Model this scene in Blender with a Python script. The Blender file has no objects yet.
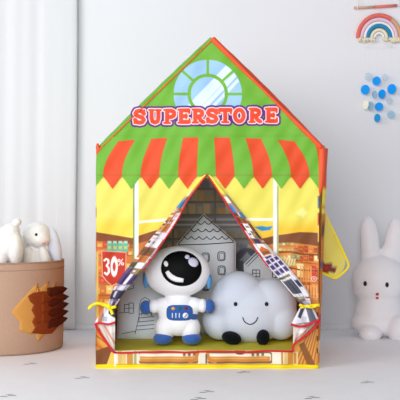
import bpy, bmesh, math, random
import numpy as np
from mathutils import Vector, Matrix, Euler
from mathutils.bvhtree import BVHTree
random.seed(7)
rng = np.random.default_rng(5)
SC = bpy.context.scene
COL = SC.collection
CAMY, CAMZ, F = -4.0, 0.71, 948.0

# ------------------------------------------------------------------ helpers
def W(px, py, Y):                       # a point of the photograph at depth Y
    s = (Y - CAMY) / F
    return Vector(((px - 200) * s, Y, CAMZ + (200 - py) * s))
def S(Y): return (Y - CAMY) / F         # metres per photograph unit at depth Y
def lin(c):
    c = np.asarray(c, float) / 255.0
    return np.where(c <= 0.04045, c / 12.92, ((c + 0.055) / 1.055) ** 2.4)

MATS = {}
def mat(name, rgb, rough=0.6, bump=0.0, bscale=60.0, sheen=0.0, spec=0.4, sss=0.0, mottle=0.0, transl=0.0, alpha=1.0, vcol=False, metal=0.0):
    if name in MATS: return MATS[name]
    m = bpy.data.materials.new(name); m.use_nodes = True
    nt = m.node_tree; N = nt.nodes; L = nt.links
    b = N['Principled BSDF']
    c = lin(rgb)
    b.inputs['Base Color'].default_value = (*c, 1)
    b.inputs['Roughness'].default_value = rough
    b.inputs['Specular IOR Level'].default_value = spec
    b.inputs['Metallic'].default_value = metal
    if sheen: b.inputs['Sheen Weight'].default_value = sheen
    if sss:
        b.inputs['Subsurface Weight'].default_value = sss
        b.inputs['Subsurface Radius'].default_value = (.03, .03, .03)
        b.inputs['Subsurface Scale'].default_value = .5
    src = None
    if vcol:
        a = N.new('ShaderNodeAttribute'); a.attribute_name = 'Col'
        src = a.outputs['Color']; L.new(src, b.inputs['Base Color'])
    tc = N.new('ShaderNodeTexCoord')
    if mottle:
        nz = N.new('ShaderNodeTexNoise'); nz.inputs['Scale'].default_value = bscale * .35; nz.inputs['Detail'].default_value = 4
        L.new(tc.outputs['Object'], nz.inputs['Vector'])
        mx = N.new('ShaderNodeMix'); mx.data_type = 'RGBA'; mx.blend_type = 'MULTIPLY'
        mx.inputs[0].default_value = 1
        cr = N.new('ShaderNodeValToRGB')
        cr.color_ramp.elements[0].position = .3; cr.color_ramp.elements[0].color = (1 - mottle,) * 3 + (1,)
        cr.color_ramp.elements[1].position = .7; cr.color_ramp.elements[1].color = (1, 1, 1, 1)
        L.new(nz.outputs['Fac'], cr.inputs['Fac'])
        if src: L.new(src, mx.inputs[6])
        else: mx.inputs[6].default_value = (*c, 1)
        L.new(cr.outputs['Color'], mx.inputs[7])
        src = mx.outputs[2]; L.new(src, b.inputs['Base Color'])
    if bump:
        nb = N.new('ShaderNodeTexNoise'); nb.inputs['Scale'].default_value = bscale; nb.inputs['Detail'].default_value = 5
        L.new(tc.outputs['Object'], nb.inputs['Vector'])
        bp = N.new('ShaderNodeBump'); bp.inputs['Strength'].default_value = bump; bp.inputs['Distance'].default_value = .01
        L.new(nb.outputs['Fac'], bp.inputs['Height']); L.new(bp.outputs['Normal'], b.inputs['Normal'])
    out = N['Material Output']
    if transl:
        t = N.new('ShaderNodeBsdfTranslucent'); t.inputs['Color'].default_value = (*c, 1)
        if src: L.new(src, t.inputs['Color'])
        ms = N.new('ShaderNodeMixShader'); ms.inputs[0].default_value = transl
        L.new(b.outputs[0], ms.inputs[1]); L.new(t.outputs[0], ms.inputs[2]); L.new(ms.outputs[0], out.inputs[0])
    if alpha < 1: b.inputs['Alpha'].default_value = alpha
    MATS[name] = m
    return m

def link(o, parent=None):
    COL.objects.link(o)
    if parent is not None:
        o.parent = parent
        o.matrix_parent_inverse = Matrix.Translation(-Vector(parent.location))
        o.matrix_parent_inverse = Matrix.Identity(4)
    return o
def obj(name, me, parent=None):
    """mesh in world coordinates -> object, its vertices moved into the root's frame"""
    o = bpy.data.objects.new(name, me)
    if parent is not None:
        r = parent; off = Vector((0, 0, 0))
        while r is not None: off += Vector(r.location); r = r.parent
        me.transform(Matrix.Translation(-off))
    return link(o, parent)
def thing(name, label, cat, loc, group=None):
    o = bpy.data.objects.new(name, None); o.location = loc; COL.objects.link(o)
    o.empty_display_size = .05
    o['label'] = label; o['category'] = cat
    if group: o['group'] = group
    return o
def tag(o, label, cat, group=None):
    o['label'] = label; o['category'] = cat
    if group: o['group'] = group
    return o

def mk_mesh(name, V, Fc, m, smooth=True, col=None):
    me = bpy.data.meshes.new(name)
    V = np.asarray(V, np.float32); Fc = np.asarray(Fc, np.int32)
    k = Fc.shape[1]
    me.vertices.add(len(V)); me.vertices.foreach_set('co', V.ravel())
    me.loops.add(Fc.size); me.loops.foreach_set('vertex_index', Fc.ravel())
    me.polygons.add(len(Fc)); me.polygons.foreach_set('loop_start', np.arange(0, Fc.size, k, dtype=np.int32))
    me.update(calc_edges=True); me.validate()
    if smooth: me.polygons.foreach_set('use_smooth', np.ones(len(me.polygons), bool))
    if col is not None:
        a = me.color_attributes.new('Col', 'FLOAT_COLOR', 'POINT')
        c4 = np.ones((len(V), 4), np.float32); c4[:, :3] = lin(col)
        a.data.foreach_set('color', c4.ravel())
    me.materials.append(m)
    me.update()
    return me
def grid_faces(nv, nu, mask=None):
    i = np.arange(nv * nu).reshape(nv, nu)
    f = np.stack([i[:-1, :-1], i[1:, :-1], i[1:, 1:], i[:-1, 1:]], -1).reshape(-1, 4)
    if mask is not None:
        mk = mask.reshape(nv, nu)
        ok = (mk[:-1, :-1].astype(int) + mk[1:, :-1] + mk[1:, 1:] + mk[:-1, 1:]) >= 3
        f = f[ok.ravel()]
    return f
def compact(V, Fc, col=None):
    u, inv = np.unique(Fc, return_inverse=True)
    return V[u], inv.reshape(Fc.shape), (None if col is None else col[u])

class Tubes:
    """round cords collected into one mesh"""
    def __init__(s): s.V = []; s.F = []
    def add(s, pts, r, n=8, closed=False):
        pts = [Vector(p) for p in pts]; b = len(s.V); m = len(pts)
        rs = r if isinstance(r, (list, tuple)) else [r] * m
        up = None
        for i, p in enumerate(pts):
            if closed: d = pts[(i + 1) % m] - pts[i - 1]
            else: d = pts[min(i + 1, m - 1)] - pts[max(i - 1, 0)]
            if d.length < 1e-9: d = Vector((0, 0, 1))
            d.normalize()
            if up is None: up = Vector((0, 1, 0)) if abs(d.y) < .9 else Vector((0, 0, 1))
            a = d.cross(up)
            if a.length < 1e-5: a = d.orthogonal()
            a.normalize(); c = d.cross(a).normalized(); up = c.cross(d) * -1 if False else up
            for k in range(n):
                t = 2 * math.pi * k / n
                s.V.append(p + (a * math.cos(t) + c * math.sin(t)) * rs[i])
        for i in range(m if closed else m - 1):
            j = (i + 1) % m
            for k in range(n):
                l = (k + 1) % n
                s.F.append((b + i * n + k, b + i * n + l, b + j * n + l, b + j * n + k))
        if not closed:
            s.F.append(tuple(b + k for k in range(n))[::-1]); s.F.append(tuple(b + (m - 1) * n + k for k in range(n)))
        return s
    def build(s, name, m, parent=None):
        me = bpy.data.meshes.new(name); me.from_pydata([tuple(v) for v in s.V], [], s.F)
        me.polygons.foreach_set('use_smooth', np.ones(len(me.polygons), bool)); me.materials.append(m)
        return obj(name, me, parent)

def resample(pts, n):
    """n points along a polyline smoothed as Catmull-Rom"""
    P = [np.array(p, float) for p in pts]
    P = [2 * P[0] - P[1]] + P + [2 * P[-1] - P[-2]]
    out = []
    m = len(P) - 3
    for i in range(n):
        t = i / (n - 1) * m; k = min(int(t), m - 1); t -= k
        a, b, c, d = P[k:k + 4]
        out.append(.5 * (2 * b + (c - a) * t + (2 * a - 5 * b + 4 * c - d) * t * t + (3 * b - a - 3 * c + d) * t ** 3))
    return out

def blob(name, parts, m, parent=None, voxel=.004, smooth=6, subs=4):
    """ellipsoids (centre, radii, rotation) fused into one continuous soft body"""
    bm = bmesh.new()
    for c, r, *rot in parts:
        M = Matrix.Translation(Vector(c)) @ (Euler(rot[0]).to_matrix().to_4x4() if rot else Matrix.Identity(4)) @ Matrix.Diagonal((*r, 1))
        bmesh.ops.create_icosphere(bm, subdivisions=subs, radius=1, matrix=M)
    me = bpy.data.meshes.new('t'); bm.to_mesh(me); bm.free()
    o = bpy.data.objects.new('t', me); COL.objects.link(o)
    r = o.modifiers.new('r', 'REMESH'); r.mode = 'VOXEL'; r.voxel_size = voxel
    s = o.modifiers.new('s', 'SMOOTH'); s.iterations = smooth; s.factor = .6
    bpy.context.view_layer.update()
    dg = bpy.context.evaluated_depsgraph_get()
    me2 = bpy.data.meshes.new_from_object(o.evaluated_get(dg))
    bpy.data.objects.remove(o); bpy.data.meshes.remove(me)
    me2.name = name; me2.materials.clear(); me2.materials.append(m)
    me2.polygons.foreach_set('use_smooth', np.ones(len(me2.polygons), bool))
    bvh = BVHTree.FromPolygons([v.co.copy() for v in me2.vertices], [tuple(p.vertices) for p in me2.polygons])
    return obj(name, me2, parent), bvh
def ell(name, c, r, m, parent=None, rot=(0, 0, 0), subs=3):
    bm = bmesh.new()
    M = Matrix.Translation(Vector(c)) @ Euler(rot).to_matrix().to_4x4() @ Matrix.Diagonal((*r, 1))
    bmesh.ops.create_icosphere(bm, subdivisions=subs, radius=1, matrix=M)
    me = bpy.data.meshes.new(name); bm.to_mesh(me); bm.free()
    me.polygons.foreach_set('use_smooth', np.ones(len(me.polygons), bool)); me.materials.append(m)
    return obj(name, me, parent)

CAM = Vector((0, CAMY, CAMZ))
def hit(px, py, bvh, out=0.0, fallback=None):
    d = (W(px, py, 0.0) - CAM).normalized()
    p, n, i, t = bvh.ray_cast(CAM, d)
    if p is None:
        q = W(px, py, fallback if fallback is not None else .3)
        p, n, i, t = bvh.find_nearest(q)
    if n.dot(d) > 0: n = -n
    return p + n * out
def patch(name, boundary, centre, bvh, m, parent=None, th=.003, rings=6, dome=0.0, fallback=None):
    """a sewn-on patch with thickness, following the surface under it"""
    n = len(boundary); V = []; Fc = []
    V.append(hit(*centre, bvh, th + dome, fallback))
    for k in range(1, rings + 1):
        t = k / rings
        for bx, by in boundary:
            h = th + dome * (1 - t * t)
            if k == rings: h = th * .6
            V.append(hit(centre[0] + (bx - centre[0]) * t, centre[1] + (by - centre[1]) * t, bvh, h, fallback))
    for bx, by in boundary: V.append(hit(bx, by, bvh, -.003, fallback))
    for j in range(n): Fc.append((0, 1 + j, 1 + (j + 1) % n))
    for k in range(rings):
        a = 1 + k * n; b = a + n
        for j in range(n): Fc.append((a + j, b + j, b + (j + 1) % n, a + (j + 1) % n))
    me = bpy.data.meshes.new(name); me.from_pydata([tuple(v) for v in V], [], Fc)
    me.polygons.foreach_set('use_smooth', np.ones(len(me.polygons), bool)); me.materials.append(m)
    return obj(name, me, parent)
def oval(cx, cy, rx, ry, rot=0, n=36):
    c, s = math.cos(rot), math.sin(rot); o = []
    for i in range(n):
        a = 2 * math.pi * i / n; x = rx * math.cos(a); y = ry * math.sin(a)
        o.append((cx + x * c - y * s, cy + x * s + y * c))
    return o
def rrect(cx, cy, hx, hy, e=4.0, n=36):
    o = []
    for i in range(n):
        a = 2 * math.pi * i / n; c, s = math.cos(a), math.sin(a)
        o.append((cx + hx * math.copysign(abs(c) ** (2 / e), c), cy + hy * math.copysign(abs(s) ** (2 / e), s)))
    return o
def seam_line(T, pts, bvh, r=.0016, n=None, closed=False, fallback=None, lift=.0008):
    P = []
    pts = list(pts) + ([pts[0]] if closed else [])
    for (ax, ay), (bx, by) in zip(pts[:-1], pts[1:]):
        k = max(1, int(math.hypot(bx - ax, by - ay) / 1.5))
        for i in range(k): P.append((ax + (bx - ax) * i / k, ay + (by - ay) * i / k))
    P.append(pts[-1])
    T.add([hit(x, y, bvh, lift, fallback) for x, y in P], r, 6)

# ------------------------------------------------------------------ print painting (fabric prints, in the flat cloth's own coordinates)
class Paint:
    def __init__(s, x, y, base):
        s.x, s.y = x, y; s.c = np.zeros(x.shape + (3,)); s.c[:] = base
    def mixin(s, a, col): s.c = s.c + (np.array(col, float) - s.c) * a[..., None]
    def sd(s, d, col, soft=.7): s.mixin(np.clip(.5 - d / soft, 0, 1), col)
    def rect(s, x0, y0, x1, y1, col, soft=.7, skew=0.0):
        yy = s.y - skew * (s.x - x0)
        d = np.maximum(np.maximum(x0 - s.x, s.x - x1), np.maximum(y0 - yy, yy - y1)); s.sd(d, col, soft)
    def rr(s, x0, y0, x1, y1, r, col, soft=.7):
        cx, cy = (x0 + x1) / 2, (y0 + y1) / 2
        qx = np.abs(s.x - cx) - (x1 - x0) / 2 + r; qy = np.abs(s.y - cy) - (y1 - y0) / 2 + r
        d = np.hypot(np.maximum(qx, 0), np.maximum(qy, 0)) + np.minimum(np.maximum(qx, qy), 0) - r; s.sd(d, col, soft)
    def disc(s, cx, cy, rx, col, ry=None, soft=.7):
        ry = ry or rx
        d = (np.hypot((s.x - cx) / rx, (s.y - cy) / ry) - 1) * min(rx, ry); s.sd(d, col, soft)
    def polyd(s, pts):
        x, y = s.x, s.y; d = np.full(x.shape, 1e9); ins = np.zeros(x.shape, bool); n = len(pts)
        for i in range(n):
            ax, ay = pts[i]; bx, by = pts[(i + 1) % n]
            ex, ey = bx - ax, by - ay; wx, wy_ = x - ax, y - ay
            t = np.clip((wx * ex + wy_ * ey) / (ex * ex + ey * ey + 1e-12), 0, 1)
            d = np.minimum(d, np.hypot(wx - ex * t, wy_ - ey * t))
            cnd = ((ay <= y) != (by <= y))
            with np.errstate(divide='ignore', invalid='ignore'):
                xi = ax + (y - ay) * ex / (ey if ey != 0 else 1e-12)
            ins ^= cnd & (x < xi)
        return np.where(ins, -d, d)
    def poly(s, pts, col, soft=.7): s.sd(s.polyd(pts), col, soft)
    def lined(s, pts):
        d = np.full(s.x.shape, 1e9)
        for (ax, ay), (bx, by) in zip(pts[:-1], pts[1:]):
            ex, ey = bx - ax, by - ay; wx, wy_ = s.x - ax, s.y - ay
            t = np.clip((wx * ex + wy_ * ey) / (ex * ex + ey * ey + 1e-12), 0, 1)
            d = np.minimum(d, np.hypot(wx - ex * t, wy_ - ey * t))
        return d
    def line(s, pts, r, col, soft=.7): s.sd(s.lined(pts) - r, col, soft)

# ------------------------------------------------------------------ materials
M_wall = mat('painted_wall', (231, 231, 233), .9, bump=.03, bscale=80, spec=.2)
M_floor = mat('vinyl_floor', (242, 241, 244), .55, bump=.03, bscale=25, spec=.3, mottle=.03)
M_mark = mat('floor_print_grey', (150, 152, 158), .6)
M_curtain = mat('white_curtain', (238, 238, 240), .9, bump=.15, bscale=250, spec=.1, transl=.15)
M_tent = mat('printed_nylon', (255, 255, 255), .5, bump=.12, bscale=22, spec=.25, vcol=True, transl=.06)
M_inner = mat('printed_nylon_reverse', (255, 255, 255), .6, bump=.12, bscale=22, spec=.25, vcol=True)
M_red = mat('red_piping', (205, 22, 38), .6, bump=.1, bscale=300)
M_orange = mat('orange_piping', (236, 84, 40), .55, bump=.1, bscale=200)
M_green = mat('green_sleeve', (112, 188, 60), .5, bump=.1, bscale=100)
M_yellow = mat('yellow_nylon', (250, 226, 30), .45, bump=.15, bscale=40, transl=.25)
M_yhem = mat('yellow_hem', (246, 220, 15), .5, bump=.15, bscale=60)
M_olive = mat('olive_mat', (204, 192, 40), .7, bump=.15, bscale=60, mottle=.1)
M_white = mat('white_plush', (246, 246, 250), .95, bump=.35, bscale=260, sheen=.3, spec=.1)
M_blue = mat('blue_plush', (52, 96, 170), .95, bump=.4, bscale=260, sheen=.3, spec=.1)
M_cyan = mat('light_blue_plush', (84, 150, 205), .95, bump=.4, bscale=260, sheen=.3, spec=.1)
M_visor = mat('black_visor_cloth', (4, 4, 5), .6, spec=.12)
M_lilac = mat('pale_lilac_cloth', (205, 205, 226), .8)
M_ink = mat('black_thread', (22, 22, 26), .7)
M_grayink = mat('dark_grey_thread', (52, 54, 64), .7)
M_cloud = mat('pale_blue_plush', (208, 214, 228), .95, bump=.22, bscale=240, sheen=.3, spec=.1)
M_blackplush = mat('black_plush', (12, 16, 20), .95, bump=.5, bscale=260, sheen=.04, spec=.1)
M_pillow = mat('pillow_grey', (236, 241, 248), .9, bump=.25, bscale=180, sheen=.2, spec=.15)
M_pillow2 = mat('pillow_bluegrey', (222, 231, 241), .9, bump=.25, bscale=180, sheen=.2, spec=.15)
M_felt = mat('beige_felt', (182, 150, 128), .95, bump=.3, bscale=300, spec=.1, mottle=.06)
M_tan = mat('tan_felt', (210, 152, 78), .95, bump=.4, bscale=300, spec=.1, mottle=.08)
M_brown = mat('brown_felt', (138, 62, 26), .95, bump=.4, bscale=300, spec=.1, mottle=.08)
M_dbrown = mat('dark_brown_felt', (92, 38, 20), .95, bump=.4, bscale=300, spec=.1, mottle=.08)
M_bunny = mat('cream_white_plush', (246, 244, 242), .95, bump=.5, bscale=170, sheen=.4, spec=.1)
M_earshade = mat('shaded_white_plush_ear', (222, 228, 242), .95, bump=.5, bscale=170, sheen=.3, spec=.1)  # white plush again, with the hanging ear's bluish shade put into its colour
M_pink = mat('pink_nose', (236, 168, 170), .8)
M_lamp = mat('lamp_silicone', (240, 236, 238), .5, sss=.25, spec=.35)
M_dot = mat('glossy_black', (14, 14, 16), .25)
M_rnose = mat('red_lip', (200, 52, 70), .5)
M_coral = mat('coral_cord', (232, 116, 104), .9, bump=.5, bscale=220)
M_gold = mat('tan_cord', (214, 170, 128), .9, bump=.5, bscale=220)
M_rpink = mat('pink_cord', (240, 200, 216), .9, bump=.5, bscale=220)
M_rwhite = mat('white_cord', (246, 244, 244), .9, bump=.5, bscale=220)
M_rblue = mat('blue_cord', (44, 140, 184), .9, bump=.5, bscale=220)
M_cream = mat('cream_cord', (240, 230, 200), .9, bump=.5, bscale=220)
M_wood = mat('dowel_wood', (214, 168, 140), .6, bump=.1, bscale=60)
M_dowel = mat('dowel_coral', (226, 120, 108), .6, bump=.1, bscale=60)

# ------------------------------------------------------------------ the room
WY = 1.22
def box(name, x0, x1, y0, y1, z0, z1, m, bev=0.0):
    bm = bmesh.new()
    bmesh.ops.create_cube(bm, size=1, matrix=Matrix.Translation(((x0 + x1) / 2, (y0 + y1) / 2, (z0 + z1) / 2)) @ Matrix.Diagonal((x1 - x0, y1 - y0, z1 - z0, 1)))
    if bev: bmesh.ops.bevel(bm, geom=bm.edges[:], offset=bev, segments=3, affect='EDGES', profile=.5)
    me = bpy.data.meshes.new(name); bm.to_mesh(me); bm.free(); me.materials.append(m)
    return obj(name, me)
o = box('wall_back', -3.2, 3.2, WY, WY + .1, -.05, 2.6, M_wall); o['kind'] = 'structure'
o = box('baseboard_back', -3.2, 3.2, WY - .012, WY, 0, .027, M_wall, .003); o['kind'] = 'structure'
# floor with its printed grey dash marks (1/3 mm raised print, same object)
bm = bmesh.new()
bmesh.ops.create_cube(bm, size=1, matrix=Matrix.Translation((0, -1.0, -.025)) @ Matrix.Diagonal((6.4, 4.44, .05, 1)))
def quad(cx, cy, w, h, a=0.0):
    vs = []
    for sx, sy in ((-1, -1), (1, -1), (1, 1), (-1, 1)):
        x = sx * w / 2 + sy * a * h; y = sy * h / 2
        vs.append(bm.verts.new((cx + x, cy + y, .0004)))
    f = bm.faces.new(vs); f.material_index = 1
for px, py in ((30, 364), (82, 378), (243.5, 372.3), (206.5, 392), (367, 382.5), (198, 399), (312, 398), (118, 403), (8, 396), (-20, 380), (420, 368), (283, 408)):
    d = F * CAMZ / (py - 200); cx = (px - 200) * d / F; cy = d + CAMY
    quad(cx - .013, cy - .008, .026, .013, .3); quad(cx + .014, cy + .006, .028, .013, -.3); quad(cx + .001, cy + .026, .022, .010, .5)
me = bpy.data.meshes.new('floor'); bm.to_mesh(me); bm.free(); me.materials.append(M_floor); me.materials.append(M_mark)
o = obj('floor', me); o['kind'] = 'structure'

# curtain on the left, hanging to the floor
nu, nv = 300, 60
u = np.linspace(0, 1, nu)[None, :].repeat(nv, 0); v = np.linspace(0, 1, nv)[:, None].repeat(nu, 1)
xx = -1.75 + u * (1.75 - .675)
pxw = 200 + xx * F / (WY - .06 - CAMY)
fold = .004 * np.sin(xx * 34 + .6 * v) + .0025 * np.sin(xx * 71 + 1.4 * v + 1) 
big = np.clip((pxw - 41 - 3 * (1 - v) * 0 + 4 * v) / 4, 0, 1)                # the broad front fold
yy = WY - .04 + fold * (.9 - .7 * big) - .012 * big
edge = np.clip((u - .965) / .035, 0, 1)
yy = yy + .018 * (1 - np.sqrt(1 - np.minimum(edge, 1) ** 2 + 1e-9))
xx = xx + .006 * np.sin(v * 5) * (u > .9) 
zz = 2.45 * (1 - v) + .004
V = np.stack([xx, yy, zz], -1).reshape(-1, 3)
o = obj('curtain', mk_mesh('curtain', V, grid_faces(nv, nu), M_curtain))
sd = o.modifiers.new('s', 'SOLIDIFY'); sd.thickness = .003
tag(o, 'plain white curtain hanging to the floor behind the felt basket', 'curtain')

# ------------------------------------------------------------------ the play tent
APX, SHL, SHR, BOTL, BOTR = (212, 38), (97, 150), (323.5, 148), (95.8, 368.5), (318, 370)
def xl(py):
    py = np.asarray(py, float)
    return np.where(py < SHL[1], APX[0] + (SHL[0] - APX[0]) * (py - APX[1]) / (SHL[1] - APX[1]), SHL[0] + (BOTL[0] - SHL[0]) * (py - SHL[1]) / (BOTL[1] - SHL[1]))
def xr(py):
    py = np.asarray(py, float)
    low = np.interp(py, [148, 160, 185, 220, 370], [321.5, 320, 319.2, 319, 318])
    return np.where(py < SHR[1], APX[0] + (322 - APX[0]) * (py - APX[1]) / (SHR[1] - APX[1]), low)
def wy(px, py):
    """gentle creases of the stretched cloth (metres, along depth)"""
    a = .0035 * np.sin(px * .061 + py * .035) * np.sin(py * .05 + .8)
    b = .0022 * np.sin(px * .17 - py * .06 + 2 * np.sin(py * .03)) 
    c = .0012 * np.sin(px * .33 + py * .21 + 1.7 * np.sin(px * .04))
    d = .0045 * np.sin(px * .19 + 1.5 * np.sin(py * .02)) * np.clip((py - 185) / 90, 0, 1)
    return a + b + c + d
def front(px, py, off=0.0):
    s = S(0.0)
    return np.stack([(px - 200) * s, wy(px, py) + off, CAMZ + (200 - py) * s], -1)
def front_panel(name, y0, y1, fl, fr, step, paint, parent, off=0.0, mask=None, m=None, extra=None):
    nv = int((y1 - y0) / step) + 1
    ys = np.linspace(y0, y1, nv); L = fl(ys); R = fr(ys)
    nu = int(max(R - L) / step) + 2
    t = np.linspace(0, 1, nu)[None, :]
    px = L[:, None] + (R - L)[:, None] * t; py = ys[:, None].repeat(nu, 1)
    c = paint(px, py)
    P = front(px, py, off)
    if extra is not None: P[..., 1] += extra(px, py)
    mk = mask(px, py).ravel() if mask is not None else None
    V, Fc, c = compact(P.reshape(-1, 3), grid_faces(nv, nu, mk), c.reshape(-1, 3))
    return obj(name, mk_mesh(name, V, Fc, m or M_tent, True, c * .97), parent)

tent = thing('play_tent', 'green and yellow toy shop play tent with SUPERSTORE lettering and tied-back curtains', 'play tent', (0.03, 0.37, 0))
GRN, ORG, YEL = (112, 178, 50), (230, 78, 32), (235, 223, 102)

def paint_gable(px, py):
    p = Paint(px, py, GRN)
    cx, cy, R = 207.8, 94, 34.2
    blue = (158, 200, 234)
    p.sd(np.maximum(np.hypot(px - cx, py - cy) - R, py - 113), blue)
    def inwin(r): return np.hypot(px - cx, py - cy) - r
    for off, w in ((-2, 5.2), (9, 2.2), (17, 1.6)):                      # white glints printed on the panes
        d = np.abs((px - cx - off) * .72 + (py - cy) * .69) - w
        p.sd(np.maximum(np.maximum(d, inwin(R - .5)), py - 112.5), (222, 238, 250))
    for a in (0, 42, 90, 138, 180):
        dx, dy = math.cos(math.radians(a)), -math.sin(math.radians(a))
        p.line([(cx + dx * 18, cy + dy * 18), (cx + dx * (R + 1), cy + dy * (R + 1))], 1.3, GRN)
    p.sd(np.abs(np.hypot(px - cx, py - cy) - 18.7) - 1.6, GRN)
    return p.c
front_panel('gable_panel', 38.2, 178, xl, xr, .5, paint_gable, tent)

SLOT = 18.75
def paint_awning(px, py):
    t = np.clip((py - 136) / 40, 0, 1)
    k = .815 + .185 * np.sin(t * math.pi / 2)
    s = (px - 206.3) / k / SLOT                                         # stripe coordinate
    i = np.floor(s + .5); fr = np.abs(s - i)
    odd = np.mod(i, 2) == 1
    odd &= (np.abs(i) <= 5)
    edge = (.5 - fr) * SLOT
    a = np.where(odd, np.clip(.5 + edge / .7, .5, 1), np.clip(.5 - edge / .7, 0, .5))
    nb = np.abs(np.where(s > i, i + 1, i - 1)); own = np.abs(i)
    a = np.where((~odd) & (nb > 5), 0, a)
    top = 137.5 + 6 * (np.abs(px - 206) / 105) ** 2.5
    a = a * np.clip((py - top) / .8 + .5, 0, 1)
    p = Paint(px, py, GRN); p.mixin(a, ORG)
    p.poly([(314, 140), (330, 140), (330, 192), (319.4, 192), (319.2, 170), (318, 156)], ORG); p.poly([(94, 140), (103, 142), (99.5, 151), (96.5, 155), (94, 155)], (224, 66, 34))
    seam = np.clip(1 - np.abs(py - 175.2) / 1.3, 0, 1) * .28
    p.mixin(seam, (150, 90, 40))
    return p.c
def awn_mask(px, py):
    s = (px - 206.3) / SLOT; fr = np.abs(s - np.floor(s + .5))
    tip = 176 + 13 * (1 - 2 * fr)
    return ((py < tip) & (fr + 1 - 1 > -1) & (np.abs(s) > .5)) | (py < 176.6)
front_panel('awning', 136.5, 190, xl, xr, .4, paint_awning, tent, off=-.0035, mask=awn_mask)

# lettering
GLY = {
 'S': [[(.83, .70), (.68, .86), (.5, .9), (.28, .86), (.18, .72), (.28, .58), (.5, .51), (.73, .43), (.83, .28), (.72, .14), (.5, .1), (.3, .13), (.16, .29)]],
 'U': [[(.24, .88), (.24, .38), (.31, .17), (.5, .1), (.69, .17), (.76, .38), (.76, .88)]],
 'P': [[(.28, .12), (.28, .88)], [(.28, .88), (.6, .88), (.79, .8), (.83, .68), (.79, .55), (.6, .46), (.3, .46)]],
 'E': [[(.26, .12), (.26, .88)], [(.26, .89), (.82, .89)], [(.26, .5), (.62, .5)], [(.26, .11), (.84, .11)]],
 'R': [[(.26, .12), (.26, .88)], [(.26, .88), (.58, .88), (.76, .8), (.79, .69), (.76, .57), (.58, .48), (.3, .48)], [(.5, .46), (.68, .2), (.86, .1)]],
 'T': [[(.5, .12), (.5, .88)], [(.1, .89), (.9, .89)]],
 'O': [[(.5 + .33 * math.cos(a * math.pi / 8), .5 + .39 * math.sin(a * math.pi / 8)) for a in range(17)]],
}
SER = {
 'S': [[(.86, .66), (.86, .93)], [(.12, .07), (.12, .34)]],
 'U': [[(.06, .94), (.42, .94)], [(.58, .94), (.94, .94)]],
 'P': [[(.06, .94), (.3, .94)], [(.06, .06), (.5, .06)]],
 'E': [[(.06, .94), (.3, .94)], [(.06, .06), (.3, .06)], [(.88, .72), (.88, .93)], [(.91, .07), (.91, .3)], [(.66, .38), (.66, .62)]],
 'R': [[(.06, .94), (.3, .94)], [(.06, .06), (.46, .06)], [(.76, .06), (.97, .06)]],
 'T': [[(.07, .66), (.07, .93)], [(.93, .66), (.93, .93)], [(.26, .06), (.74, .06)]],
 'O': [],
}
def letter_sd(px, py):
    p = Paint(px, py, (0, 0, 0)); d = np.full(px.shape, 1e9)
    xs = [139.6, 155, 170, 184.2, 198.4, 212.2, 225.2, 239.3, 255.2, 271.6]
    for ch, cx in zip('SUPERSTORE', xs):
        w, h = 13.2, 14.8
        y0 = 124.2 - .012 * (cx - 139)
        T = lambda q: [(cx + (x - .5) * w, y0 - y * h) for x, y in q]
        for st in GLY[ch]: d = np.minimum(d, p.lined(T(st)) - 2.1)
        for st in SER[ch]: d = np.minimum(d, p.lined(T(st)) - 1.1)
    return d
def paint_letters(px, py):
    d = letter_sd(px, py)
    p = Paint(px, py, (100, 40, 122)); p.sd(d - .95, (252, 236, 232), .6); p.sd(d, (238, 72, 40), .6)
    return p.c
o = front_panel('lettering', 103, 130, lambda y: 129.5 + 0 * y, lambda y: 285.0 + 0 * y, .3, paint_letters, tent, off=-.0015, mask=lambda x, y: letter_sd(x, y) < 2.9)
o['label'] = 'orange red SUPERSTORE letters outlined in white and purple'

# printed shop front, left and right of the opening
GOODS = [(214, 120, 48), (232, 150, 64), (190, 92, 40), (240, 190, 110), (176, 70, 34), (222, 170, 90), (150, 70, 36), (244, 214, 150), (206, 60, 40)]
GREENS = [(150, 170, 90), (120, 180, 140), (190, 190, 120), (170, 150, 80)]
def shelf_rows(p, x0, x1, y0, y1, rows, wmin, wmax, pal, seed, board=(176, 96, 44), slope=0.0):
    r = random.Random(seed); h = (y1 - y0) / rows
    for k in range(rows):
        ya, yb = y0 + k * h, y0 + (k + 1) * h
        x = x0
        while x < x1:
            w = r.uniform(wmin, wmax); c = r.choice(pal); top = ya + h * r.uniform(.08, .4)
            p.rect(x, top, min(x + w, x1), yb - 1.2, c, skew=slope)
            c2 = [min(255, q + 34) for q in c]
            p.rect(x + w * .2, top + h * .2, min(x + w * .75, x1), top + h * .42, c2, skew=slope)
            x += w + r.uniform(.2, .8)
        p.rect(x0, yb - 1.3, x1, yb, board, skew=slope)
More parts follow.
